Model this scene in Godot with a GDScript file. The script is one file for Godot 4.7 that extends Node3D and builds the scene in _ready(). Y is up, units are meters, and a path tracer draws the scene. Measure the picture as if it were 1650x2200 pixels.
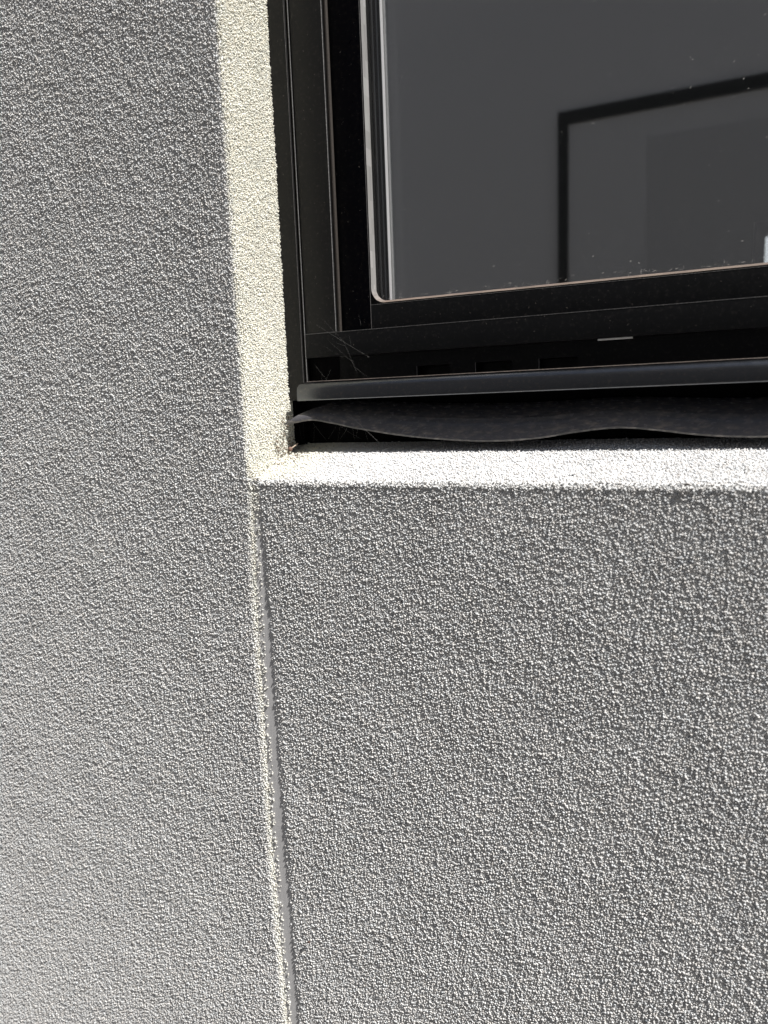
extends Node3D
# Close view of the lower left corner of a black sliding window set in coarse sunlit render.
# World: x to the right, y up, z out of the wall; the wall face is z = 0; metres.

var paint: StandardMaterial3D
var paint_base: StandardMaterial3D
var black: StandardMaterial3D
var jamb_black: StandardMaterial3D
var rng := RandomNumberGenerator.new()
var bead_meshes: Array[ArrayMesh] = []
var spins: Array[Basis] = []
var lumps := FastNoiseLite.new()
var tones := FastNoiseLite.new()

# ---------------------------------------------------------------- materials

func lin(r: float, g: float, b: float, a := 1.0) -> Color:
	var c := Color(r, g, b).linear_to_srgb()
	c.a = a
	return c

func mat(c: Color, rough: float, metal := 0.0, spec := 0.5) -> StandardMaterial3D:
	var m := StandardMaterial3D.new()
	m.albedo_color = c
	m.roughness = rough
	m.metallic = metal
	m.metallic_specular = spec
	return m

func noise_tex(freq: float, seed_: int, ramp: Array, oct := 4, size := 512) -> NoiseTexture2D:
	var n := FastNoiseLite.new()
	n.seed = seed_
	n.frequency = freq
	n.fractal_octaves = oct
	var t := NoiseTexture2D.new()
	t.width = size
	t.height = size
	t.seamless = true
	t.noise = n
	var g := Gradient.new()
	var offs := PackedFloat32Array()
	var cols := PackedColorArray()
	for r in ramp:
		offs.append(r[0])
		cols.append(r[1])
	g.offsets = offs
	g.colors = cols
	t.color_ramp = g
	return t

func dusty(base: Color, dust: Color, rough: float, seed_: int, scale_: float, thick := 0.62, freq := 0.05) -> StandardMaterial3D:
	var m := mat(Color.WHITE, rough)
	m.albedo_texture = noise_tex(freq, seed_, [[0.0, base], [thick - 0.12, base], [thick + 0.05, base.lerp(dust, 0.35)], [0.95, dust]], 5)
	m.roughness_texture = noise_tex(0.02, seed_ + 7, [[0.0, Color(0.75, 0.75, 0.75)], [1.0, Color(1, 1, 1)]], 4)
	m.uv1_triplanar = true
	m.uv1_world_triplanar = true
	m.uv1_scale = Vector3.ONE * scale_
	return m

# ---------------------------------------------------------------- nodes

func tag(o: Node3D, label: String, category: String, group := "") -> Node3D:
	o.set_meta("label", label)
	o.set_meta("category", category)
	if group:
		o.set_meta("group", group)
	return o

func thing(called: String, label: String, category: String, at := Vector3.ZERO) -> Node3D:
	var o := Node3D.new()
	o.name = called
	add_child(o, true)
	o.position = at
	tag(o, label, category)
	return o

func part(called: String, mesh: Mesh, m: Material, parent: Node3D) -> MeshInstance3D:
	var o := MeshInstance3D.new()
	o.name = called
	o.mesh = mesh
	o.material_override = m
	o.position = -origin(parent)   # shapes are modelled in world coordinates
	parent.add_child(o, true)
	return o

func origin(o: Node3D) -> Vector3:
	var at := Vector3.ZERO
	while o != self:
		at += o.position
		o = o.get_parent()
	return at

func assembly(called: String, parent: Node3D) -> Node3D:
	var o := Node3D.new()
	o.name = called
	parent.add_child(o, true)
	return o

func structure(called: String, mesh: Mesh, m: Material) -> MeshInstance3D:
	var o := part(called, mesh, m, self)
	o.set_meta("kind", "structure")
	return o

# ---------------------------------------------------------------- shapes

func tri(st: SurfaceTool, a: Vector3, b: Vector3, c: Vector3, hint: Vector3) -> void:
	if (b - a).cross(c - a).dot(hint) > 0.0:   # front faces run clockwise
		st.add_vertex(a); st.add_vertex(c); st.add_vertex(b)
	else:
		st.add_vertex(a); st.add_vertex(b); st.add_vertex(c)

func quad(st: SurfaceTool, a: Vector3, b: Vector3, c: Vector3, d: Vector3, hint: Vector3) -> void:
	tri(st, a, b, c, hint)
	tri(st, a, c, d, hint)

func begin() -> SurfaceTool:
	var st := SurfaceTool.new()
	st.begin(Mesh.PRIMITIVE_TRIANGLES)
	return st

func done(st: SurfaceTool) -> ArrayMesh:
	st.generate_normals()
	return st.commit()

func loft(rows: Array, hint: Vector3, sharp := 40.0, st: SurfaceTool = null) -> SurfaceTool:
	# rows of equal length; columns whose direction turns by more than «sharp» degrees get an edge
	if st == null:
		st = begin()
	var group := 1
	var n: int = rows[0].size()
	for j in n - 1:
		if j > 0:
			var d0: Vector3 = rows[0][j] - rows[0][j - 1]
			var d1: Vector3 = rows[0][j + 1] - rows[0][j]
			if rad_to_deg(d0.angle_to(d1)) > sharp:
				group += 1
		st.set_smooth_group(group)
		for i in rows.size() - 1:
			quad(st, rows[i][j], rows[i][j + 1], rows[i + 1][j + 1], rows[i + 1][j], hint)
	return st

func rounded(poly: PackedVector2Array, r: float, steps := 3) -> PackedVector2Array:
	var out := PackedVector2Array()
	var n := poly.size()
	for i in n:
		var p := poly[i]
		var a := (poly[(i + n - 1) % n] - p)
		var b := (poly[(i + 1) % n] - p)
		var rr := minf(r, minf(a.length(), b.length()) * 0.45)
		var pa := p + a.normalized() * rr
		var pb := p + b.normalized() * rr
		for k in steps + 1:
			var t := float(k) / steps
			out.append(pa.lerp(p, t).lerp(p.lerp(pb, t), t))
	return out

func rect(a0: float, b0: float, a1: float, b1: float) -> PackedVector2Array:
	return PackedVector2Array([Vector2(a0, b0), Vector2(a1, b0), Vector2(a1, b1), Vector2(a0, b1)])

# axis 0: profile (z, y) swept along x; axis 1: profile (x, z) swept along y
func at_axis(p: Vector2, axis: int, t: float) -> Vector3:
	return Vector3(t, p.y, p.x) if axis == 0 else Vector3(p.x, t, p.y)

func sweep(poly: PackedVector2Array, axis: int, a: float, b: float, st: SurfaceTool = null) -> SurfaceTool:
	if st == null:
		st = begin()
	var area := 0.0
	var n := poly.size()
	for i in n:
		area += poly[i].cross(poly[(i + 1) % n])
	var s := signf(area)
	var group := 1
	for i in n:
		var p := poly[i]
		var q := poly[(i + 1) % n]
		var o := poly[(i + n - 1) % n]
		if absf(rad_to_deg((p - o).angle_to(q - p))) > 42.0:
			group += 1
		st.set_smooth_group(group)
		var d := (q - p)
		var nn := Vector2(d.y, -d.x) * s
		quad(st, at_axis(p, axis, a), at_axis(q, axis, a), at_axis(q, axis, b), at_axis(p, axis, b), at_axis(nn, axis, 0.0))
	st.set_smooth_group(-1)
	var idx := Geometry2D.triangulate_polygon(poly)
	var dir := Vector3.RIGHT if axis == 0 else Vector3.UP
	for k in range(0, idx.size(), 3):
		tri(st, at_axis(poly[idx[k]], axis, a), at_axis(poly[idx[k + 1]], axis, a), at_axis(poly[idx[k + 2]], axis, a), -dir * signf(b - a))
		tri(st, at_axis(poly[idx[k]], axis, b), at_axis(poly[idx[k + 1]], axis, b), at_axis(poly[idx[k + 2]], axis, b), dir * signf(b - a))
	return st

func bar(poly: PackedVector2Array, axis: int, a: float, b: float, r := 0.0005) -> ArrayMesh:
	return done(sweep(rounded(poly, r) if r > 0.0 else poly, axis, a, b))

func box(lo: Vector3, hi: Vector3, st: SurfaceTool = null) -> SurfaceTool:
	return sweep(rect(lo.z, lo.y, hi.z, hi.y), 0, lo.x, hi.x, st)

func tube(pts: Array, r: float, sides := 5, st: SurfaceTool = null) -> SurfaceTool:
	if st == null:
		st = begin()
	st.set_smooth_group(1)
	var rings := []
	for i in pts.size():
		var d: Vector3 = (pts[mini(i + 1, pts.size() - 1)] - pts[maxi(i - 1, 0)]).normalized()
		var u := d.cross(Vector3(0.31, 0.2, 0.93)).normalized()
		var v := d.cross(u)
		var ring := []
		for k in sides:
			var a := TAU * k / sides
			ring.append(pts[i] + (u * cos(a) + v * sin(a)) * r)
		rings.append(ring)
	for i in pts.size() - 1:
		for k in sides:
			var k2 := (k + 1) % sides
			quad(st, rings[i][k], rings[i][k2], rings[i + 1][k2], rings[i + 1][k], (rings[i][k] + rings[i][k2]) * 0.5 - pts[i])
	return st

func lump_mesh(seed_: int, rough: float, segs := 8, rings := 4) -> ArrayMesh:
	var s := SphereMesh.new()
	s.radius = 1.0
	s.height = 2.0
	s.radial_segments = segs
	s.rings = rings
	var arr := s.get_mesh_arrays()
	var v: PackedVector3Array = arr[Mesh.ARRAY_VERTEX]
	var idx: PackedInt32Array = arr[Mesh.ARRAY_INDEX]
	var n := FastNoiseLite.new()
	n.seed = seed_
	n.frequency = 0.9
	var st := begin()
	st.set_smooth_group(0)
	for i in idx:
		var p := v[i].snappedf(0.0001)
		st.add_vertex(p * (1.0 + rough * n.get_noise_3dv(p)))
	return done(st)

# ---------------------------------------------------------------- grain of the render

# places grains on a patch: «spot» gives [position, normal] for (u, v) in metres along the patch, or null
func grain(parent: Node3D, u0: float, u1: float, v0: float, v1: float, step: float, spot: Callable, size := 1.0, relief := 1.0) -> void:
	var bufs := [PackedFloat32Array(), PackedFloat32Array(), PackedFloat32Array()]
	var most := int(((u1 - u0) / step + 2) * ((v1 - v0) / (step * 0.9) + 2)) + 10
	var count := [0, 0, 0]
	for k in 3:
		bufs[k].resize(most * 16)
	var v := v0
	var row := 0
	while v < v1:
		var u := u0 + (0.5 * step if row % 2 else 0.0)
		while u < u1:
			var pu := u + rng.randf_range(-0.42, 0.42) * step
			var pv := v + rng.randf_range(-0.42, 0.42) * step
			var s = spot.call(pu, pv)
			if s != null:
				var n: Vector3 = s[1]
				var p: Vector3 = s[0]
				var swell := lumps.get_noise_3dv(p * 1000.0)
				var r := rng.randf_range(0.50, 0.83) * 0.001 * size * (1.0 + 0.25 * swell)
				p += n * (rng.randf_range(-0.05, 1.1) * 0.00095 * relief + swell * 0.0002 + 0.0004 * tones.get_noise_3dv(p * 700.0))
				var b: Basis = spins[rng.randi() % spins.size()]
				var k := rng.randi() % 3
				var buf: PackedFloat32Array = bufs[k]
				var o: int = count[k] * 16
				count[k] += 1
				buf[o] = b.x.x * r; buf[o + 1] = b.y.x * r; buf[o + 2] = b.z.x * r; buf[o + 3] = p.x
				buf[o + 4] = b.x.y * r; buf[o + 5] = b.y.y * r; buf[o + 6] = b.z.y * r; buf[o + 7] = p.y
				buf[o + 8] = b.x.z * r; buf[o + 9] = b.y.z * r; buf[o + 10] = b.z.z * r; buf[o + 11] = p.z
				var c := rng.randf_range(0.9, 1.0) * (1.0 + 0.07 * tones.get_noise_3dv(p * 1000.0))
				if rng.randf() < 0.003:
					c *= rng.randf_range(0.25, 0.6)
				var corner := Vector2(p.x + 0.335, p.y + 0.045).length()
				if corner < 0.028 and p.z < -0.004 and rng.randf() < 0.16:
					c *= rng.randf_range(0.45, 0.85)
				var w := rng.randf_range(-0.03, 0.03)
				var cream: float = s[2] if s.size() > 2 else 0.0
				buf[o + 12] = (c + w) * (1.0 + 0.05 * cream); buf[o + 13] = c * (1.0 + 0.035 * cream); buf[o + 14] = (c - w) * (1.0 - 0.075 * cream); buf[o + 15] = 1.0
				bufs[k] = buf
			u += step
		v += step * 0.9
		row += 1
	for k in 3:
		if count[k] == 0:
			continue
		var mm := MultiMesh.new()
		mm.transform_format = MultiMesh.TRANSFORM_3D
		mm.use_colors = true
		mm.mesh = bead_meshes[k]
		mm.instance_count = count[k]
		mm.buffer = bufs[k].slice(0, count[k] * 16)
		var o := MultiMeshInstance3D.new()
		o.name = "render_grain"
		o.multimesh = mm
		o.material_override = paint
		o.set_meta("kind", "stuff")
		parent.add_child(o, true)

func flecks(parent: Node3D, called: String, m: Material, mesh: Mesh, places: Array) -> void:
	var mm := MultiMesh.new()
	mm.transform_format = MultiMesh.TRANSFORM_3D
	mm.mesh = mesh
	mm.instance_count = places.size()
	for i in places.size():
		mm.set_instance_transform(i, places[i])
	var o := MultiMeshInstance3D.new()
	o.name = called
	o.multimesh = mm
	o.material_override = m
	o.set_meta("kind", "stuff")
	o.position = -origin(parent)
	parent.add_child(o, true)

# edges of the groove between the two panels, by height
const GY := [-1.05, -0.75, -0.55, -0.40, -0.28, -0.17, -0.10, -0.06]
const GL := [-0.339, -0.3405, -0.3420, -0.3452, -0.3450, -0.3445, -0.342, -0.3395]
const GR := [-0.325, -0.3257, -0.3268, -0.3284, -0.3298, -0.3305, -0.3320, -0.3352]

func groove(a: Array, y: float) -> float:
	for i in GY.size() - 1:
		if y <= GY[i + 1]:
			var t := clampf((y - GY[i]) / (GY[i + 1] - GY[i]), 0.0, 1.0)
			return lerpf(a[i], a[i + 1], t)
	return a[-1]

# ================================================================ scene

func _ready() -> void:
	rng.seed = 4711
	# --- camera
	var cam := Camera3D.new()
	cam.name = "camera"
	add_child(cam)
	var rx := Vector3(0.9184997, -0.03741102, -0.39364795)
	var dn := Vector3(0.02598757, -0.98765095, 0.15449999)
	var fw := Vector3(-0.39456677, -0.15213815, -0.90618488)
	cam.transform = Transform3D(Basis(rx, -dn, -fw).orthonormalized(), Vector3(0, 0, 0.5))
	cam.fov = rad_to_deg(2.0 * atan(1100.0 / 1525.0))
	cam.near = 0.01
	cam.far = 400.0
	var lens := CameraAttributesPhysical.new()
	lens.frustum_focal_length = 12.0 / tan(atan(1100.0 / 1525.0))
	lens.exposure_aperture = 4.0
	lens.frustum_focus_distance = 0.60
	lens.frustum_near = 0.01
	lens.frustum_far = 400.0
	cam.attributes = lens
	cam.current = true

	# --- sky, sun, exposure
	var sky_m := ProceduralSkyMaterial.new()
	sky_m.sky_top_color = lin(0.115, 0.135, 0.18)
	sky_m.sky_horizon_color = lin(0.20, 0.21, 0.228)
	sky_m.sky_curve = 0.12
	sky_m.ground_bottom_color = lin(0.08, 0.075, 0.07)
	sky_m.ground_horizon_color = lin(0.3, 0.3, 0.3)
	sky_m.sun_angle_max = 12.0
	var sky := Sky.new()
	sky.sky_material = sky_m
	var env := Environment.new()
	env.background_mode = Environment.BG_SKY
	env.sky = sky
	env.tonemap_mode = Environment.TONE_MAPPER_LINEAR
	env.tonemap_exposure = 1.62
	env.sdfgi_enabled = true
	env.ssao_enabled = true
	env.ssil_enabled = true
	var we := WorldEnvironment.new()
	we.name = "world_environment"
	we.environment = env
	add_child(we)
	var to_sun := Vector3(0.56, 0.80, 0.148).normalized()
	var sun := DirectionalLight3D.new()
	sun.name = "sun"
	sun.light_color = Color(1.0, 0.985, 0.973)
	sun.light_energy = 1.6
	sun.light_angular_distance = 0.5
	sun.shadow_enabled = true
	add_child(sun)
	sun.basis = Basis.looking_at(-to_sun, Vector3.BACK)

	# --- materials
	paint = mat(lin(0.690, 0.690, 0.677), 0.95, 0.0, 0.25)
	paint.vertex_color_use_as_albedo = true
	paint_base = mat(lin(0.690, 0.690, 0.677), 0.95, 0.0, 0.25)   # the coat between and beyond the modelled grains
	paint_base.heightmap_enabled = true
	paint_base.heightmap_texture = noise_tex(0.11, 19, [[0.0, Color.BLACK], [1.0, Color.WHITE]], 2)
	paint_base.heightmap_scale = 0.09
	paint_base.uv1_triplanar = true
	paint_base.uv1_world_triplanar = true
	paint_base.uv1_scale = Vector3.ONE * 12.0
	black = dusty(lin(0.0045, 0.0048, 0.0055), lin(0.022, 0.02, 0.018), 0.42, 11, 9.0, 0.68)
	black.metallic_specular = 0.3
	jamb_black = dusty(lin(0.0050, 0.0049, 0.0048), lin(0.022, 0.020, 0.018), 0.5, 23, 8.0, 0.64)
	var plain_black := mat(lin(0.002, 0.002, 0.0025), 0.6, 0.0, 0.15)
	lumps.seed = 5
	lumps.frequency = 0.26
	lumps.fractal_octaves = 3
	tones.seed = 9
	tones.frequency = 0.02
	for k in 3:
		bead_meshes.append(lump_mesh(31 + k, 0.55))
	for k in 97:
		var ax := Vector3(rng.randf_range(-1, 1), rng.randf_range(-1, 1), rng.randf_range(-1, 1)).normalized()
		spins.append(Basis(ax, rng.randf() * TAU) * Basis.from_scale(Vector3(rng.randf_range(0.85, 1.25), rng.randf_range(0.8, 1.1), rng.randf_range(0.8, 1.1))))

	ground_and_neighbour()
	room()
	wall()
	window(plain_black)
	flashing()
	webs()
	small_things()

# ---------------------------------------------------------------- surroundings

func ground_and_neighbour() -> void:
	var g := mat(Color.WHITE, 0.95)
	g.albedo_texture = noise_tex(0.01, 3, [[0.0, lin(0.09, 0.088, 0.084)], [1.0, lin(0.13, 0.125, 0.118)]])
	g.uv1_triplanar = true
	g.uv1_world_triplanar = true
	g.uv1_scale = Vector3.ONE * 0.5
	structure("ground", done(box(Vector3(-150, -1.25, -150), Vector3(150, -1.05, 150))), g)
	var o := thing("neighbouring_wall", "plain grey wall of the neighbouring building, mirrored in the window glass", "wall", Vector3(0, -1.05, 3.6))
	o.set_meta("kind", "thing")
	part("wall_face", done(box(Vector3(-7, -1.05, 3.6), Vector3(7, 4.6, 3.85))), mat(lin(0.45, 0.43, 0.415), 0.9), o)
	part("coping", bar(rect(3.56, 4.603, 3.89, 4.66), 0, -7.03, 7.03, 0.006), mat(lin(0.05, 0.05, 0.05), 0.8), o)
	# its black framed window, which the glass mirrors
	var bm := mat(lin(0.007, 0.007, 0.0075), 0.6, 0.0, 0.2)
	var n := thing("neighbouring_window", "black framed window with grey blind, mirrored faintly in the glass", "window", Vector3(0.2, -0.6, 3.6))
	part("frame_post", bar(rect(-0.722, 3.57, -0.668, 3.62), 1, -0.6, 1.4788, 0.002), bm, n)
	part("frame_post", bar(rect(1.05, 3.57, 1.104, 3.62), 1, -0.6, 1.4788, 0.002), bm, n)
	part("frame_head", bar(rect(3.569, 1.479, 3.62, 1.546), 0, -0.722, 1.104, 0.002), bm, n)
	part("frame_sill", bar(rect(3.569, -0.66, 3.62, -0.601), 0, -0.722, 1.104, 0.002), bm, n)
	part("blind", done(box(Vector3(-0.667, -0.6, 3.585), Vector3(1.049, 1.478, 3.5995))), mat(lin(0.43, 0.412, 0.398), 0.9), n)
	part("curtain", done(box(Vector3(-0.245, -0.59, 3.579), Vector3(1.0, 1.34, 3.5845))), mat(lin(0.365, 0.35, 0.338), 0.9), n)

func room() -> void:
	# the room behind the glass: thick walls, so that light enters by the windows only
	var grey := mat(lin(0.36, 0.355, 0.35), 0.9)
	structure("interior_floor", done(box(Vector3(-1.9, -1.04, -2.4), Vector3(1.9, -0.94, -0.2))), mat(lin(0.30, 0.28, 0.26), 0.7))
	structure("interior_ceiling", done(box(Vector3(-1.9, 1.72, -2.4), Vector3(1.9, 1.84, -0.2))), mat(lin(0.5, 0.5, 0.5), 0.9))
	structure("interior_wall", done(box(Vector3(-2.0, -1.04, -2.4), Vector3(-1.9, 1.84, -0.2))), grey)
	structure("interior_wall", done(box(Vector3(1.9, -1.04, -2.4), Vector3(2.0, 1.84, -0.2))), grey)
	# back wall with the rear window's opening x 0.205..1.1, y -0.35..0.49
	var st := box(Vector3(-1.9, -0.94, -2.4), Vector3(0.17, 1.72, -2.2))
	box(Vector3(1.14, -0.94, -2.4), Vector3(1.9, 1.72, -2.2), st)
	box(Vector3(0.17, -0.94, -2.4), Vector3(1.14, -0.39, -2.2), st)
	box(Vector3(0.17, 0.53, -2.4), Vector3(1.14, 1.72, -2.2), st)
	structure("interior_wall", done(st), grey)
	var w := thing("rear_window", "small bright black framed window far inside, at the right edge of the glass", "window", Vector3(0.65, -0.39, -2.2))
	var bm := mat(lin(0.012, 0.012, 0.013), 0.5)
	part("frame_post", bar(rect(0.171, -2.24, 0.203, -2.18), 1, -0.389, 0.529, 0.002), bm, w)
	part("frame_post", bar(rect(1.107, -2.24, 1.139, -2.18), 1, -0.389, 0.529, 0.002), bm, w)
	part("frame_head", bar(rect(-2.24, 0.489, -2.18, 0.529), 0, 0.2035, 1.1065, 0.002), bm, w)
	part("frame_sill", bar(rect(-2.24, -0.389, -2.18, -0.35), 0, 0.2035, 1.1065, 0.002), bm, w)
	var gm := mat(Color(0.9, 0.95, 0.95, 0.004), 0.02)
	gm.transparency = BaseMaterial3D.TRANSPARENCY_ALPHA
	part("pane", done(box(Vector3(0.2035, -0.35, -2.215), Vector3(1.1065, 0.489, -2.211))), gm, w)

	var sh := thing("added_bright_roof", "added pale roof behind the house that brightens the far window", "added_reflector", Vector3(0, -1.05, -8.0))  # added pale slope, put here to brighten the view through the far window
	part("added_roof_base", done(box(Vector3(-4, -1.05, -9.4), Vector3(4, 0.45, -5.9))), mat(lin(0.5, 0.5, 0.5), 0.9), sh)
	part("roof", bar(PackedVector2Array([Vector2(-5.7, 0.46), Vector2(-5.7, 0.52), Vector2(-9.6, 3.9), Vector2(-9.6, 3.8)]), 0, -4.2, 4.2, 0.01), mat(lin(0.75, 0.77, 0.8), 0.6), sh)

# ---------------------------------------------------------------- rendered wall

func wall() -> void:
	var w := thing("rendered_wall", "coarse pale rendered house wall around the black window, raking sun on its grain", "wall", Vector3(0, -1.05, 0))
	w.set_meta("kind", "thing")
	# masonry behind the render, round the window opening
	var core := mat(lin(0.4, 0.4, 0.38), 0.95)
	var cs := box(Vector3(-2.0, -1.05, -0.2), Vector3(-0.346, 2.6, -0.11))
	box(Vector3(0.96, -1.05, -0.2), Vector3(2.0, 2.6, -0.11), cs)
	box(Vector3(-0.346, -1.05, -0.2), Vector3(0.96, -0.045, -0.11), cs)
	box(Vector3(-0.346, 1.36, -0.2), Vector3(0.96, 2.6, -0.11), cs)
	part("masonry", done(cs), core, w)

	# left panel with the reveal above and the groove's flank below
	var rows := []
	for i in GY.size():
		var l: float = GL[i]
		var y: float = GY[i]
		if i == GY.size() - 1:
			y = -0.0605
		rows.append([Vector3(-2.0, y, 0), Vector3(l - 0.004, y, 0), Vector3(l - 0.0012, y, -0.0008), Vector3(l + 0.0014, y, -0.0022), Vector3(l + 0.0032, y, -0.006)])
	var up := []
	for y in [-0.0605, -0.03, 0.3, 2.6]:
		up.append([Vector3(-2.0, y, 0), Vector3(-0.3442, y, 0), Vector3(-0.3415, y, -0.0008), Vector3(-0.3402, y, -0.0035), Vector3(-0.3385, y, -0.112)])
	var st := loft(rows, Vector3(0.5, 0, 1))
	loft(up, Vector3(0.5, 0, 1), 40.0, st)
	var left := part("left_panel", done(st), paint_base, w)
	var ring := func(u: float, v: float):   # u runs along the face, then over the edge into the reveal
		var n := Vector3(0, 0, 1)
		if v > -0.058:
			if u < -0.3435:
				return [Vector3(u, v, -0.0003), n]
			if u < -0.3435 + 0.005:
				var a := (u + 0.3435) / 0.005 * PI * 0.5
				var nn := Vector3(sin(a), 0, cos(a))
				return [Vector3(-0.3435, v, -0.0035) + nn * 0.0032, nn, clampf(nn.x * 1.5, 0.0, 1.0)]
			var s := u + 0.3385
			if s > (0.088 if v > 0.006 or v < -0.032 else 0.0715):
				return null
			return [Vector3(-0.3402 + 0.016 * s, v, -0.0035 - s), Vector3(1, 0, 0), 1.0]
		var l := groove(GL, v)
		if u < l - 0.003:
			return [Vector3(u, v, -0.0003), n]
		if u < l + 0.0022:
			var t := (u - l + 0.003) / 0.0052
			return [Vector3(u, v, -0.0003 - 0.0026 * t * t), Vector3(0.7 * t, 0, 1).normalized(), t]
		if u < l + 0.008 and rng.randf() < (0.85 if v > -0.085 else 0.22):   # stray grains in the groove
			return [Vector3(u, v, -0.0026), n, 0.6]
		return null
	grain(left, -0.87, -0.24, -0.84, 0.46, 0.00137, ring)

	# smooth strip at the bottom of the groove
	var strip_m := mat(Color.WHITE, 0.7)
	strip_m.albedo_texture = noise_tex(0.03, 77, [[0.0, lin(0.5, 0.5, 0.5)], [1.0, lin(0.68, 0.675, 0.67)]])
	strip_m.uv1_triplanar = true
	strip_m.uv1_world_triplanar = true
	strip_m.uv1_scale = Vector3(40, 2.5, 40)
	part("joint_strip", bar(rect(-0.352, -0.02, -0.318, -0.0024), 1, -1.05, -0.064, 0.0), strip_m, w)

	# lower panel and sloping sill
	var rows2 := []
	for i in GY.size():
		var r: float = GR[i]
		var y: float = GY[i]
		if i == GY.size() - 1:
			y = -0.064
		rows2.append([Vector3(r + 0.0003, y, -0.006), Vector3(r + 0.0005, y, -0.0024), Vector3(r + 0.0012, y, -0.0022), Vector3(r + 0.004, y, -0.0021), Vector3(2.0, y, -0.0021)])
	var lower := part("lower_panel", done(loft(rows2, Vector3(-0.2, 0, 1))), paint_base, w)
	var low := func(u: float, v: float):
		var r := groove(GR, v)
		if u < r:
			return null
		var e := u - r
		var z := -0.0023
		var n := Vector3(0, 0, 1)
		if e < 0.0015 and rng.randf() < 0.5:
			return null
		if e < 0.007:
			var q := 1.0 - e / 0.007
			z -= 0.0009 * q * q
		if e < 0.003:
			var t := 1.0 - e / 0.003
			n = Vector3(-0.7 * t, 0, 1).normalized()
		return [Vector3(u, v, z), n]
	grain(lower, -0.34, 0.2, -0.66, -0.0632, 0.00137, low)
	var sp := [Vector2(-0.0027, -0.064), Vector2(-0.0028, -0.0625), Vector2(-0.0033, -0.0611), Vector2(-0.004, -0.0603), Vector2(-0.112, -0.0311)]
	var rows3 := []
	for x in [-0.3368, 0.3, 2.0]:
		var rr := []
		for p in sp:
			rr.append(Vector3(x, p.y, p.x))
		rows3.append(rr)
	var sill := part("sill", done(loft(rows3, Vector3(0, 1, 0.4))), paint_base, w)
	var on_sill := func(u: float, v: float):   # v: 0 at the face, growing inwards
		if v < 0.004:
			var a := v / 0.004 * 1.3
			return [Vector3(u, -0.0640 + 0.0036 * sin(a), -0.0050 + 0.0028 * cos(a)), Vector3(0, sin(a), cos(a))]
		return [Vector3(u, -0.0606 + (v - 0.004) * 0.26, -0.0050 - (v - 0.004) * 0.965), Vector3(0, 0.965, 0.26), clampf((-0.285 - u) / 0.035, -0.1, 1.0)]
	var fillet := func(u: float, v: float):   # trowelled-in corner of sill and reveal; u runs inwards
		var a := v / 0.007 * PI * 0.5
		var r := 0.007 - 0.002 * u / 0.07
		var base := Vector3(-0.3400 + 0.016 * u, -0.0606 + 0.26 * u, -0.0040 - u)
		return [base + Vector3(r, r, 0) - Vector3(cos(a), sin(a), 0) * r, Vector3(cos(a), sin(a), 0.1), 1.0]
	grain(sill, 0.0, 0.066, 0.0, 0.007, 0.00100, fillet)
	grain(sill, -0.3385, 0.2, 0.0, 0.095, 0.00155, on_sill, 1.05, 1.6)
	var crumbs := []
	for i in 150:
		var a := absf(rng.randfn(0.0, 0.010))
		var r := rng.randf_range(0.0003, 0.0009)
		var at := Vector3(-0.3375 + a, -0.0606 + 0.26 * 0.055, -0.058) if i % 2 else Vector3(-0.3378, -0.0450 + a * 1.6, -0.060)
		at.z -= rng.randf_range(-0.020, 0.012)
		if i % 2:
			at.y = -0.0601 - 0.26 * (at.z + 0.004)
		crumbs.append(Transform3D(spins[i % spins.size()] * Basis.from_scale(Vector3.ONE * r), at + Vector3(0.0012, 0.0008, 0)))
	flecks(sill, "dirt", mat(lin(0.16, 0.125, 0.095), 0.95), bead_meshes[0], crumbs)
	# the render round the other sides of the opening
	part("right_panel", done(box(Vector3(0.955, -0.0635, -0.109), Vector3(2.0, 2.6, 0.0))), paint_base, w)
	part("head_panel", done(box(Vector3(-0.338, 1.35, -0.109), Vector3(0.9545, 2.6, 0.0))), paint_base, w)

# ---------------------------------------------------------------- window

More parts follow.
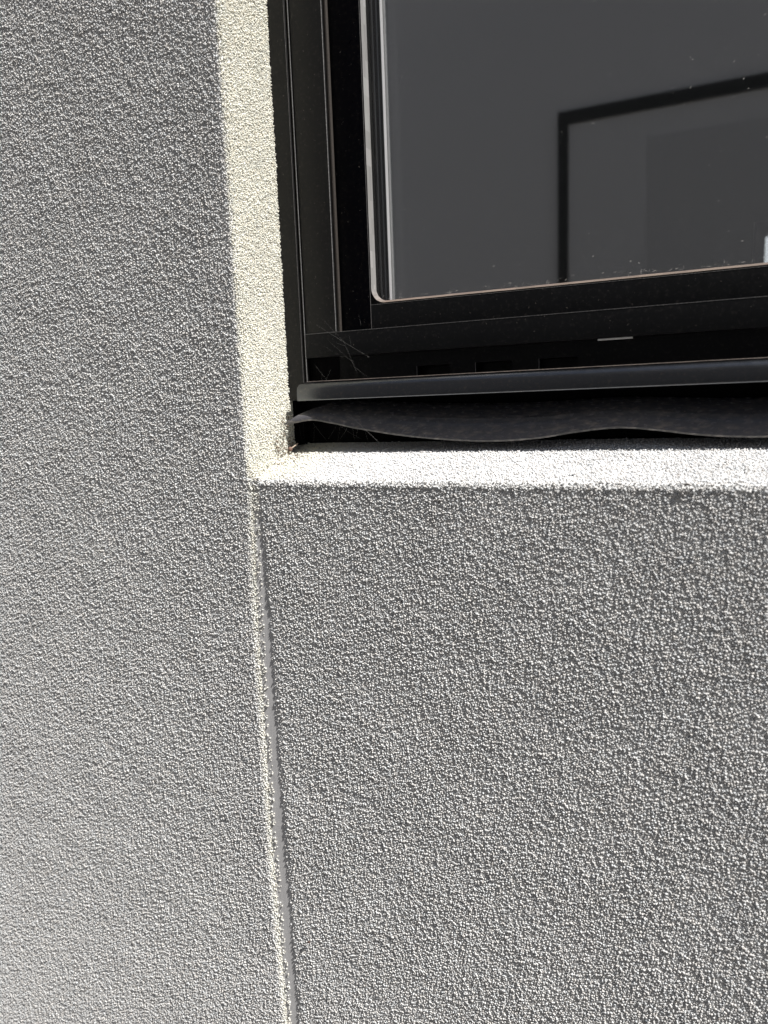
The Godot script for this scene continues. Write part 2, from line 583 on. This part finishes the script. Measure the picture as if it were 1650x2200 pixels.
func window(plain_black: Material) -> void:
	var w := thing("sliding_window", "black aluminium sliding window with grey rubber glazing seal and dusty glass", "window", Vector3(0.3, 0.0, -0.08))
	var fr := assembly("outer_frame", w)
	var sash := assembly("sash", w)
	# outer flange against the reveal, its small ribs, the jamb
	var fl := bar(rect(-0.345, -0.1, -0.3226, -0.0700), 1, 0.0052, 1.36)
	part("flange", fl, jamb_black, fr)
	part("rib", bar(rect(-0.32255, -0.1, -0.3215, -0.0702), 1, 0.0062, 1.355, 0.0004), jamb_black, fr)
	part("rib", bar(rect(-0.3203, -0.1, -0.3190, -0.0705), 1, 0.022, 1.355, 0.0005), jamb_black, fr)
	part("jamb", bar(rect(-0.3182, -0.1, -0.2884, -0.0716), 1, 0.0632, 1.34, 0.0006), jamb_black, fr)
	part("jamb_back", bar(rect(-0.3215, -0.11, -0.2885, -0.0755), 1, 0.0050, 0.0630, 0.0), plain_black, fr)
	jamb_black.metallic_specular = 0.38
	var stile_m := dusty(lin(0.0015, 0.0015, 0.0022), lin(0.012, 0.010, 0.009), 0.35, 12, 9.0, 0.7)
	stile_m.metallic_specular = 0.15
	var fuzz := dusty(lin(0.012, 0.010, 0.008), lin(0.09, 0.065, 0.045), 0.95, 51, 30.0, 0.55, 0.09)
	part("brush_seal", bar(rect(-0.2883, -0.1, -0.2855, -0.0752), 1, 0.0632, 1.34, 0.001), fuzz, fr)

	# sash: stile, bottom rail, far stile, head
	part("stile", bar(rect(-0.2852, -0.108, -0.2570, -0.0780), 1, 0.0630, 1.3, 0.0004), stile_m, sash)
	part("bottom_rail", bar(rect(-0.108, 0.0560, -0.0783, 0.0838), 0, -0.2567, 0.86, 0.0004), black, sash)
	part("stile", bar(rect(0.86, -0.108, 0.91, -0.0780), 1, 0.0630, 1.3, 0.0004), black, sash)
	part("head_rail", bar(rect(-0.108, 1.25, -0.0783, 1.299), 0, -0.2567, 0.8597, 0.0004), black, sash)

	# pale strips along the arrises, painting in the highlights of lit edges
	var pale_highlight := dusty(lin(0.13, 0.13, 0.13), lin(0.30, 0.30, 0.30), 0.45, 71, 20.0, 0.5)
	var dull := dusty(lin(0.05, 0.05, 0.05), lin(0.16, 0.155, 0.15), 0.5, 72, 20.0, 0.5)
	part("highlight_edge", bar(rect(-0.32275, -0.0705, -0.3224, -0.06985), 1, 0.006, 1.355, 0.0001), dull, fr)
	part("highlight_edge", bar(rect(-0.31925, -0.0710, -0.3188, -0.07035), 1, 0.0205, 1.355, 0.0001), pale_highlight, fr)
	part("highlight_edge", bar(rect(-0.28855, -0.0722, -0.2881, -0.07145), 1, 0.0634, 1.335, 0.0001), pale_highlight, fr)
	part("highlight_edge", bar(rect(-0.25715, -0.0785, -0.25675, -0.07785), 1, 0.0635, 1.25, 0.0001), dull, sash)
	part("highlight_edge", bar(rect(-0.0788, 0.08345, -0.07815, 0.0839), 0, -0.2565, 0.85, 0.0001), dull, sash)
	part("highlight_edge", bar(rect(-0.0711, 0.06235, -0.07035, 0.0628), 0, -0.3180, 0.94, 0.0001), dull, fr)

	# corner filler and rubber seal that runs round the glass
	var rad := 0.0125
	var xo := -0.2562
	var yo := 0.0846
	var st := begin()
	st.set_smooth_group(-1)
	var steps := 12
	for i in steps:
		var a0 := PI + i * PI * 0.5 / steps
		var a1 := PI + (i + 1) * PI * 0.5 / steps
		var c := Vector3(xo + rad, yo + rad, -0.0795)
		tri(st, Vector3(xo - 0.0006, yo - 0.0006, -0.0795), c + Vector3(cos(a0), sin(a0), 0) * rad, c + Vector3(cos(a1), sin(a1), 0) * rad, Vector3.BACK)
		quad(st, c + Vector3(cos(a0), sin(a0), 0) * rad, c + Vector3(cos(a1), sin(a1), 0) * rad, c + Vector3(cos(a1), sin(a1), 0) * rad + Vector3(0, 0, -0.009), c + Vector3(cos(a0), sin(a0), 0) * rad + Vector3(0, 0, -0.009), Vector3(1, 1, 0))
	part("corner_filler", done(st), black, sash)
	var path := []   # position on the seal's outer edge, direction towards the glass, share of brown dust
	path.append([Vector2(xo, 1.25), Vector2(1, 0), 0.0])
	for k in 30:
		path.append([Vector2(xo, lerpf(0.5, yo + rad + 0.004, k / 29.0)), Vector2(1, 0), 0.12 * k / 29.0])
	for k in 15:
		var a := PI + k * PI * 0.5 / 14
		path.append([Vector2(xo + rad, yo + rad) + Vector2(cos(a), sin(a)) * rad, -Vector2(cos(a), sin(a)), 0.12 + 0.85 * k / 14.0])
	for k in 60:
		path.append([Vector2(lerpf(xo + rad + 0.003, 0.86, pow(k / 59.0, 1.3)), yo), Vector2(0, 1), 1.0])
	var seal := begin()
	seal.set_smooth_group(1)
	var grey := Color(0.20, 0.20, 0.195)
	var brown := Color(0.135, 0.103, 0.083)
	var prev := []
	for i in path.size():
		var p: Vector2 = path[i][0]
		var n: Vector2 = path[i][1]
		var t: float = path[i][2]
		var wav := 0.00018 * lumps.get_noise_2d(p.x * 700.0, p.y * 700.0 + 40.0)
		var wide := lerpf(0.0011, 0.0027, t)
		var sec := [[-0.0006, -0.0800], [0.0, -0.0789], [0.0003 + wav, -0.0786], [0.0006 + wav, -0.0792], [0.45 * wide + 0.0004 + wav, -0.0822], [wide + wav, -0.0852], [wide + 0.0002, -0.0868]]
		var now := []
		for s in sec:
			now.append(Vector3(p.x + n.x * s[0], p.y + n.y * s[0], s[1]))
		var col := grey.lerp(brown, t) * (1.0 + 0.3 * lumps.get_noise_2d(p.x * 1500.0, p.y * 1500.0))
		col.a = 1.0
		if i > 0:
			for j in sec.size() - 1:
				var edge := j < 2
				var dirt := (0.1 if edge else 1.0) * (1.0 + 0.25 * lumps.get_noise_2d(p.x * 3000.0 + j * 31.0, p.y * 3000.0))
				seal.set_color(Color(col.r * dirt, col.g * dirt, col.b * dirt))
				quad(seal, prev[j], prev[j + 1], now[j + 1], now[j], Vector3(n.x, n.y, 0.4))
		prev = now
	var seal_m := mat(Color.WHITE, 0.75)
	seal_m.vertex_color_use_as_albedo = true
	part("glazing_seal", done(seal), seal_m, sash)

	# double glazing
	var gm := mat(Color(0.80, 0.82, 0.82, 0.008), 0.0)
	gm.transparency = BaseMaterial3D.TRANSPARENCY_ALPHA
	var im := mat(Color(0.85, 0.88, 0.88, 0.0), 0.0)   # coated inner sheet, which mirrors more
	im.refraction_enabled = true
	im.refraction_scale = 0.27
	part("pane", done(box(Vector3(-0.2569, 0.075, -0.0910), Vector3(0.86, 1.25, -0.0870))), gm, sash)
	part("inner_pane", done(box(Vector3(-0.2569, 0.075, -0.1045), Vector3(0.86, 1.25, -0.1010))), im, sash)
	part("spacer", bar(rect(-0.2565, -0.1005, -0.2464, -0.0953), 1, 0.079, 1.25, 0.0), plain_black, sash)
	part("spacer_rib", bar(rect(-0.2535, -0.0953, -0.2527, -0.0948), 1, 0.0792, 1.249, 0.0), mat(lin(0.05, 0.055, 0.06), 0.4), sash)
	part("spacer_rib", bar(rect(-0.2497, -0.0953, -0.2486, -0.0948), 1, 0.0792, 1.249, 0.0), mat(lin(0.05, 0.055, 0.06), 0.4), sash)
	part("spacer_bar", bar(rect(-0.2463, -0.1007, -0.2456, -0.0955), 1, 0.079, 1.25, 0.0002), mat(lin(0.97, 0.97, 0.97), 0.6), sash)
	part("bottom_spacer", bar(rect(-0.1007, 0.0725, -0.0953, 0.0800), 0, -0.2456, 0.86, 0.0), plain_black, sash)
	# specks and short hairs of dust on the outer glass
	var spots := []
	for i in 300:
		var x := rng.randf_range(-0.24, 0.16)
		var y := 0.09 + 0.4 * rng.randf()
		var s := rng.randf_range(0.00016, 0.00036)
		var l := s * (1.3 if rng.randf() < 0.45 else rng.randf_range(2.0, 4.0))
		spots.append(Transform3D(Basis(Vector3.BACK, rng.randfn(0.5, 0.5)) * Basis.from_scale(Vector3(l, s * 0.7, 0.00022)), Vector3(x, y, -0.08690)))
	for i in 130:   # fluff gathered just above the seal
		var x := rng.randf_range(-0.25, 0.12)
		var s := rng.randf_range(0.00012, 0.0003)
		spots.append(Transform3D(Basis(Vector3.BACK, rng.randf_range(-0.3, 1.6)) * Basis.from_scale(Vector3(s * rng.randf_range(1.0, 7.0), s * 0.6, 0.00006)), Vector3(x, 0.0885 + 0.004 * pow(rng.randf(), 2.0), -0.0869)))
	flecks(sash, "dust", mat(lin(0.52, 0.505, 0.48), 0.9), lump_mesh(90, 0.4, 6, 3), spots)

	# sill track: upstand, recessed face with weep slots, rounded nosing
	part("upstand", bar(rect(-0.11, 0.0418, -0.0705, 0.0627), 0, -0.3185, 0.95, 0.0005), black, fr)
	var face := begin()
	face.set_smooth_group(-1)
	var zf := -0.0760
	var y0 := 0.012
	var y1 := 0.0417
	var s0 := 0.0200
	var s1 := 0.0297
	var slots := [-0.3056, -0.2950, -0.2151, -0.1862, -0.1638, -0.1340, -0.1119, -0.0820]
	var x0 := -0.3185
	quad(face, Vector3(x0, s1, zf), Vector3(0.95, s1, zf), Vector3(0.95, y1, zf), Vector3(x0, y1, zf), Vector3.BACK)
	quad(face, Vector3(x0, y0, zf), Vector3(0.95, y0, zf), Vector3(0.95, s0, zf), Vector3(x0, s0, zf), Vector3.BACK)
	var last := x0
	for k in range(0, slots.size() + 1, 2):
		var nx: float = slots[k] if k < slots.size() else 0.95
		quad(face, Vector3(last, s0, zf), Vector3(nx, s0, zf), Vector3(nx, s1, zf), Vector3(last, s1, zf), Vector3.BACK)
		if k < slots.size():
			var mx: float = slots[k + 1]
			var zb := zf - 0.012
			quad(face, Vector3(nx, s0, zf), Vector3(nx, s1, zf), Vector3(nx, s1, zb), Vector3(nx, s0, zb), Vector3.RIGHT)
			quad(face, Vector3(mx, s0, zf), Vector3(mx, s1, zf), Vector3(mx, s1, zb), Vector3(mx, s0, zb), Vector3.LEFT)
			quad(face, Vector3(nx, s1, zf), Vector3(mx, s1, zf), Vector3(mx, s1, zb), Vector3(nx, s1, zb), Vector3.DOWN)
			quad(face, Vector3(nx, s0, zf), Vector3(mx, s0, zf), Vector3(mx, s0, zb), Vector3(nx, s0, zb), Vector3.UP)
			quad(face, Vector3(nx, s0, zb), Vector3(mx, s0, zb), Vector3(mx, s1, zb), Vector3(nx, s1, zb), Vector3.BACK)
			last = mx
	part("slotted_track", done(face), black, fr)
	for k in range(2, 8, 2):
		part("highlight_edge", bar(rect(slots[k] - 0.0004, zf - 0.0004, slots[k], zf + 0.0002), 1, s0, s1, 0.0001), pale_highlight, fr)  # pale sliver painting in the lit left edge of each slot
	part("pale_strip", bar(rect(-0.0755, 0.0405, -0.0722, 0.0417), 0, -0.0670, -0.0420, 0.0002), mat(lin(0.85, 0.86, 0.84), 0.6), fr).set_meta("label", "small pale strip under the upstand")  # short pale strip just below the upstand
	# nosing: the left end is rounded off at the top
	var rows := []
	for k in 9:
		rows.append(nosing_row(-0.3232 + 0.006 * (1.0 - cos(k / 8.0 * PI * 0.5)), 0.006 * (1.0 - sin(k / 8.0 * PI * 0.5))))
	rows.append(nosing_row(0.2, 0.0))
	rows.append(nosing_row(0.95, 0.0))
	var nst := loft(rows, Vector3(0, 0.3, 1), 60.0)
	nst.set_smooth_group(-1)
	for j in range(1, rows[0].size() - 1):
		tri(nst, rows[0][0], rows[0][j], rows[0][j + 1], Vector3.LEFT)
	var nos_m := dusty(lin(0.145, 0.15, 0.162), lin(0.24, 0.22, 0.20), 0.27, 61, 9.0, 0.72)
	nos_m.metallic = 1.0
	part("nosing", done(nst), nos_m, fr)
	part("dust_line", done(loft(dust_rows(), Vector3(0, 1, 0.5))), dusty(lin(0.03, 0.024, 0.02), lin(0.13, 0.10, 0.08), 0.95, 64, 14.0, 0.5), fr)
	# dark subframe below and behind the nosing
	part("subframe", bar(rect(-0.112, -0.050, -0.0960, 0.0045), 0, -0.3430, 0.95, 0.0), plain_black, fr)
	part("subframe", bar(rect(-0.0955, -0.036, -0.0765, 0.0048), 0, -0.3435, -0.3355, 0.0), plain_black, fr)
	# far jamb and head of the outer frame
	part("jamb", bar(rect(0.911, -0.1, 0.954, -0.0716), 1, 0.0, 1.34, 0.0006), jamb_black, fr)
	part("head", bar(rect(-0.1, 1.3, -0.0716, 1.349), 0, -0.288, 0.91, 0.0006), jamb_black, fr)
	# grit on the frame
	var bits := []
	for i in 480:
		var s := rng.randf_range(0.00005, 0.00016)
		var l := s * (1.0 if rng.randf() < 0.6 else rng.randf_range(2.0, 6.0))
		var b := Basis(Vector3.BACK, rng.randf() * TAU) * Basis.from_scale(Vector3(l, s, s * 0.6))
		match i % 6:
			0: bits.append(Transform3D(b, Vector3(rng.randf_range(-0.337, -0.323), rng.randf_range(0.006, 0.35), -0.06995)))
			1: bits.append(Transform3D(b, Vector3(rng.randf_range(-0.317, -0.289), rng.randf_range(0.064, 0.35), -0.07155)))
			2: bits.append(Transform3D(b, Vector3(rng.randf_range(-0.315, 0.08), rng.randf_range(0.043, 0.062), -0.07045)))
			3: bits.append(Transform3D(b, Vector3(rng.randf_range(-0.255, 0.08), rng.randf_range(0.064, 0.083), -0.07825)))
			4: bits.append(Transform3D(b, Vector3(rng.randf_range(-0.284, -0.258), rng.randf_range(0.064, 0.35), -0.07795)))
			5: bits.append(Transform3D(b, Vector3(-0.2875 + absf(rng.randfn(0.0, 0.0012)), rng.randf_range(0.064, 0.35), -0.0752 - rng.randf() * 0.0022)))
	flecks(w, "grit", mat(lin(0.13, 0.115, 0.10), 0.9), lump_mesh(92, 0.4, 6, 3), bits)

func nosing_row(x: float, drop: float) -> Array:
	var pts := [Vector2(-0.0758, 0.0212), Vector2(-0.0660, 0.0210), Vector2(-0.0632, 0.0203), Vector2(-0.0608, 0.0187), Vector2(-0.0592, 0.0165), Vector2(-0.0584, 0.0140), Vector2(-0.0582, 0.0105), Vector2(-0.0582, 0.0053), Vector2(-0.0584, 0.0046), Vector2(-0.0590, 0.0042), Vector2(-0.0640, 0.0042), Vector2(-0.0880, 0.0046)]
	var out := []
	for p in pts:
		out.append(Vector3(x, minf(p.y, 0.0212 - drop) if p.y > 0.012 else p.y, p.x))
	return out

func dust_rows() -> Array:
	var rows := []
	for k in 120:
		var x := lerpf(-0.3165, 0.3, k / 119.0)
		var e := 0.0006 * lumps.get_noise_2d(x * 2500.0, 3.0)
		rows.append([Vector3(x, 0.02125, -0.0740), Vector3(x, 0.02128, -0.0664), Vector3(x, 0.02065 + 0.3 * e, -0.0634 + e * 0.6)])
	return rows

# ---------------------------------------------------------------- wavy flashing

const FX := [-0.341, -0.326, -0.312, -0.298, -0.272, -0.2325, -0.190, -0.150, -0.113, -0.0775, -0.050, -0.027, 0.0047, 0.029, 0.05, 0.09, 0.13, 0.17, 0.21, 0.26, 0.32]
const FY := [-0.0160, -0.0138, -0.0121, -0.0145, -0.0203, -0.0268, -0.0314, -0.0334, -0.0318, -0.0269, -0.0249, -0.0268, -0.0308, -0.0326, -0.0328, -0.029, -0.026, -0.030, -0.033, -0.029, -0.027]
const FT := [0.001, 0.001, 0.001, 0.0007, -0.002, -0.0052, -0.0075, -0.0087, -0.0092, -0.0082, -0.0075, -0.0085, -0.0102, -0.011, -0.0115, -0.010, -0.009, -0.010, -0.011, -0.010, -0.010]
const FZ := [-0.0560, -0.0580, -0.0610, -0.0640, -0.0660, -0.0665, -0.0665, -0.0670, -0.0685, -0.0715, -0.0725, -0.0710, -0.0680, -0.0670, -0.0670, -0.069, -0.071, -0.068, -0.067, -0.069, -0.07]

func curve_at(a: Array, x: float) -> float:
	var i := 0
	while i < FX.size() - 2 and x > FX[i + 1]:
		i += 1
	var t := clampf((x - FX[i]) / (FX[i + 1] - FX[i]), 0.0, 1.0)
	var p: float = a[maxi(i - 1, 0)]
	var q: float = a[mini(i + 2, a.size() - 1)]
	return cubic_interpolate(a[i], a[i + 1], p, q, t)

func flashing() -> void:
	var f := thing("flashing_strip", "loose wavy black plastic flashing strip hanging below the window frame", "flashing", Vector3(-0.1, 0.0, -0.08))
	var front := []
	var back := []
	var cols := 150
	for k in cols:
		var u := k / float(cols - 1)
		var x := lerpf(-0.3375, 0.32, u)
		var yl := curve_at(FY, x)
		var zl := curve_at(FZ, x)
		var a := Vector3(x, curve_at(FT, x) + 0.0050, -0.0945)
		# the strip's end is cut on a slant: its upper corner lies further right than its tip
		var cut := clampf((-0.291 - x) / 0.0465, 0.0, 1.0)
		var c := Vector3(x, lerpf(yl, curve_at(FT, x), 0.8), zl + 0.0005)
		var b := Vector3(x, yl, zl)
		var fr := []
		var bk := []
		var t0 := 0.0
		if cut > 0.0:   # where the slanted end meets this column
			var want := lerpf(a.y, b.y, cut)
			while t0 < 0.985 and a.lerp(c, t0).lerp(c.lerp(b, t0), t0).y > want:
				t0 += 0.004
		for j in 13:
			var t := lerpf(minf(t0, 0.985), 1.0, j / 12.0)
			var p := a.lerp(c, t).lerp(c.lerp(b, t), t)
			p.y += 0.0004 * lumps.get_noise_2d(x * 260.0, j * 6.0) * (1.0 - j / 12.0)
			fr.append(p)
			bk.append(p + Vector3(0, -0.0013, -0.0003) if j == 12 else p + Vector3(0, -0.0008, -0.0011))
		front.append(fr)
		back.append(bk)
	var st := loft(front, Vector3(0, 0.6, 1), 60.0)
	loft(back, Vector3(0, -0.6, -1), 60.0, st)
	var m := dusty(lin(0.070, 0.070, 0.079), lin(0.17, 0.152, 0.136), 0.30, 81, 9.0, 0.60, 0.012)
	m.uv1_scale = Vector3(13.0, 30.0, 30.0)
	part("sheet", done(st), m, f)
	# worn pale cut edge
	var edge := begin()
	for k in cols - 1:
		edge.set_smooth_group(1)
		quad(edge, front[k][12], back[k][12], back[k + 1][12], front[k + 1][12], Vector3(0, -0.5, 1))
		quad(edge, front[k][0], back[k][0], back[k + 1][0], front[k + 1][0], Vector3(-1, 0.2, 0.3))
	part("cut_edge", done(edge), dusty(lin(0.09, 0.087, 0.083), lin(0.36, 0.33, 0.30), 0.6, 83, 7.0, 0.5, 0.03), f)
	var bits := []
	for i in 420:
		var k := rng.randi_range(2, 110)
		var j := rng.randi_range(3, 12)
		var p: Vector3 = front[k][j].lerp(front[k + 1][j - 1], rng.randf())
		var s := rng.randf_range(0.00006, 0.00017)
		var l := s * (1.0 if rng.randf() < 0.6 else rng.randf_range(2.0, 6.0))
		bits.append(Transform3D(Basis(Vector3.BACK, rng.randfn(0.4, 0.7)) * Basis.from_scale(Vector3(l, s, s)), p))
	flecks(f, "grit", mat(lin(0.2, 0.16, 0.125), 0.9), lump_mesh(93, 0.4, 6, 3), bits)

# ---------------------------------------------------------------- cobwebs, bits

func webs() -> void:
	var m := mat(lin(0.30, 0.295, 0.28), 0.7)
	var st := begin()
	# threads across the dark gap under the flashing's raised end
	for i in 11:
		var a := Vector3(rng.randf_range(-0.334, -0.26), rng.randf_range(-0.020, -0.012), rng.randf_range(-0.072, -0.06))
		var b := Vector3(a.x + rng.randfn(0.004, 0.012), rng.randf_range(-0.040, -0.030), rng.randf_range(-0.082, -0.066))
		tube([a, a.lerp(b, 0.5) + Vector3(0, -0.0006, 0), b], rng.randf_range(0.000015, 0.000025), 4, st)
	var o := MeshInstance3D.new()
	o.name = "cobweb"
	o.mesh = done(st)
	o.material_override = m
	add_child(o, true)
	o.set_meta("kind", "stuff")
	tag(o, "tangled grey cobweb in the dark gap under the flashing's raised end", "cobweb")
	var st2 := begin()
	for i in 16:
		var a := Vector3(rng.randf_range(-0.336, -0.26), rng.randf_range(0.004, 0.075), -0.0690)
		var l := rng.randf_range(0.006, 0.028)
		var an := rng.randfn(-0.7, 0.6) if rng.randf() < 0.6 else rng.randf_range(0.3, 1.4)
		var b := a + Vector3(cos(an) * l, sin(an) * l, rng.randf_range(-0.003, 0.004))
		tube([a, a.lerp(b, 0.5) + Vector3(0.0003, -0.0005, 0), b], rng.randf_range(0.000012, 0.00002), 4, st2)
	var o2 := MeshInstance3D.new()
	o2.name = "cobweb"
	o2.mesh = done(st2)
	o2.material_override = m
	add_child(o2, true)
	o2.set_meta("kind", "stuff")
	tag(o2, "thin cobweb threads over the frame's lower left corner", "cobweb")
	var long_ones := [
		[Vector3(-0.2720, -0.0090, -0.058), Vector3(-0.2440, -0.0335, -0.056), "straight single web thread from the flashing down to the sill"],
		[Vector3(-0.3060, 0.0700, -0.069), Vector3(-0.2560, 0.0390, -0.069), "long web thread slanting over the jamb's lower end"],
	]
	for d in long_ones:
		var t := MeshInstance3D.new()
		t.name = "web_thread"
		t.mesh = done(tube([d[0], d[0].lerp(d[1], 0.5) + Vector3(0, -0.0003, 0), d[1]], 0.00003, 5))
		t.material_override = m
		add_child(t, true)
		tag(t, d[2], "web thread")

func small_things() -> void:
	var brown := mat(lin(0.16, 0.095, 0.07), 0.7)
	var b := thing("dried_bud", "tiny brown round dried bud on the render below the flashing's tip", "dried bud", Vector3(-0.3350, -0.0385, -0.0610))
	var s := MeshInstance3D.new()
	s.name = "head"
	s.mesh = lump_mesh(95, 0.15, 12, 6)
	s.scale = Vector3.ONE * 0.0021
	s.material_override = brown
	b.add_child(s, true)
	var stem := MeshInstance3D.new()
	stem.name = "stem"
	stem.mesh = done(tube([Vector3.ZERO, Vector3(0.003, 0.0022, -0.002), Vector3(0.0048, 0.0047, -0.006)], 0.0006, 6))
	stem.material_override = mat(lin(0.42, 0.34, 0.27), 0.8)
	b.add_child(stem, true)
	var sp := MeshInstance3D.new()
	sp.name = "dirt_speck"
	sp.mesh = lump_mesh(97, 0.5, 8, 5)
	sp.scale = Vector3(0.0014, 0.0011, 0.0009)
	sp.position = Vector3(-0.308, -0.4831, 0.0012)
	sp.material_override = mat(lin(0.07, 0.04, 0.03), 0.9)
	add_child(sp, true)
	tag(sp, "dark brown dirt speck on the lower panel beside the groove", "dirt speck")
	var ch := MeshInstance3D.new()
	ch.name = "dirt_speck"
	ch.mesh = lump_mesh(98, 0.5, 8, 5)
	ch.scale = Vector3(0.0024, 0.0007, 0.0008)
	ch.position = Vector3(-0.002, -0.0600, 0.0008)
	ch.material_override = mat(lin(0.06, 0.055, 0.05), 0.9)
	add_child(ch, true)
	tag(ch, "flat dark chip on the sill's front edge at the right", "dirt speck")
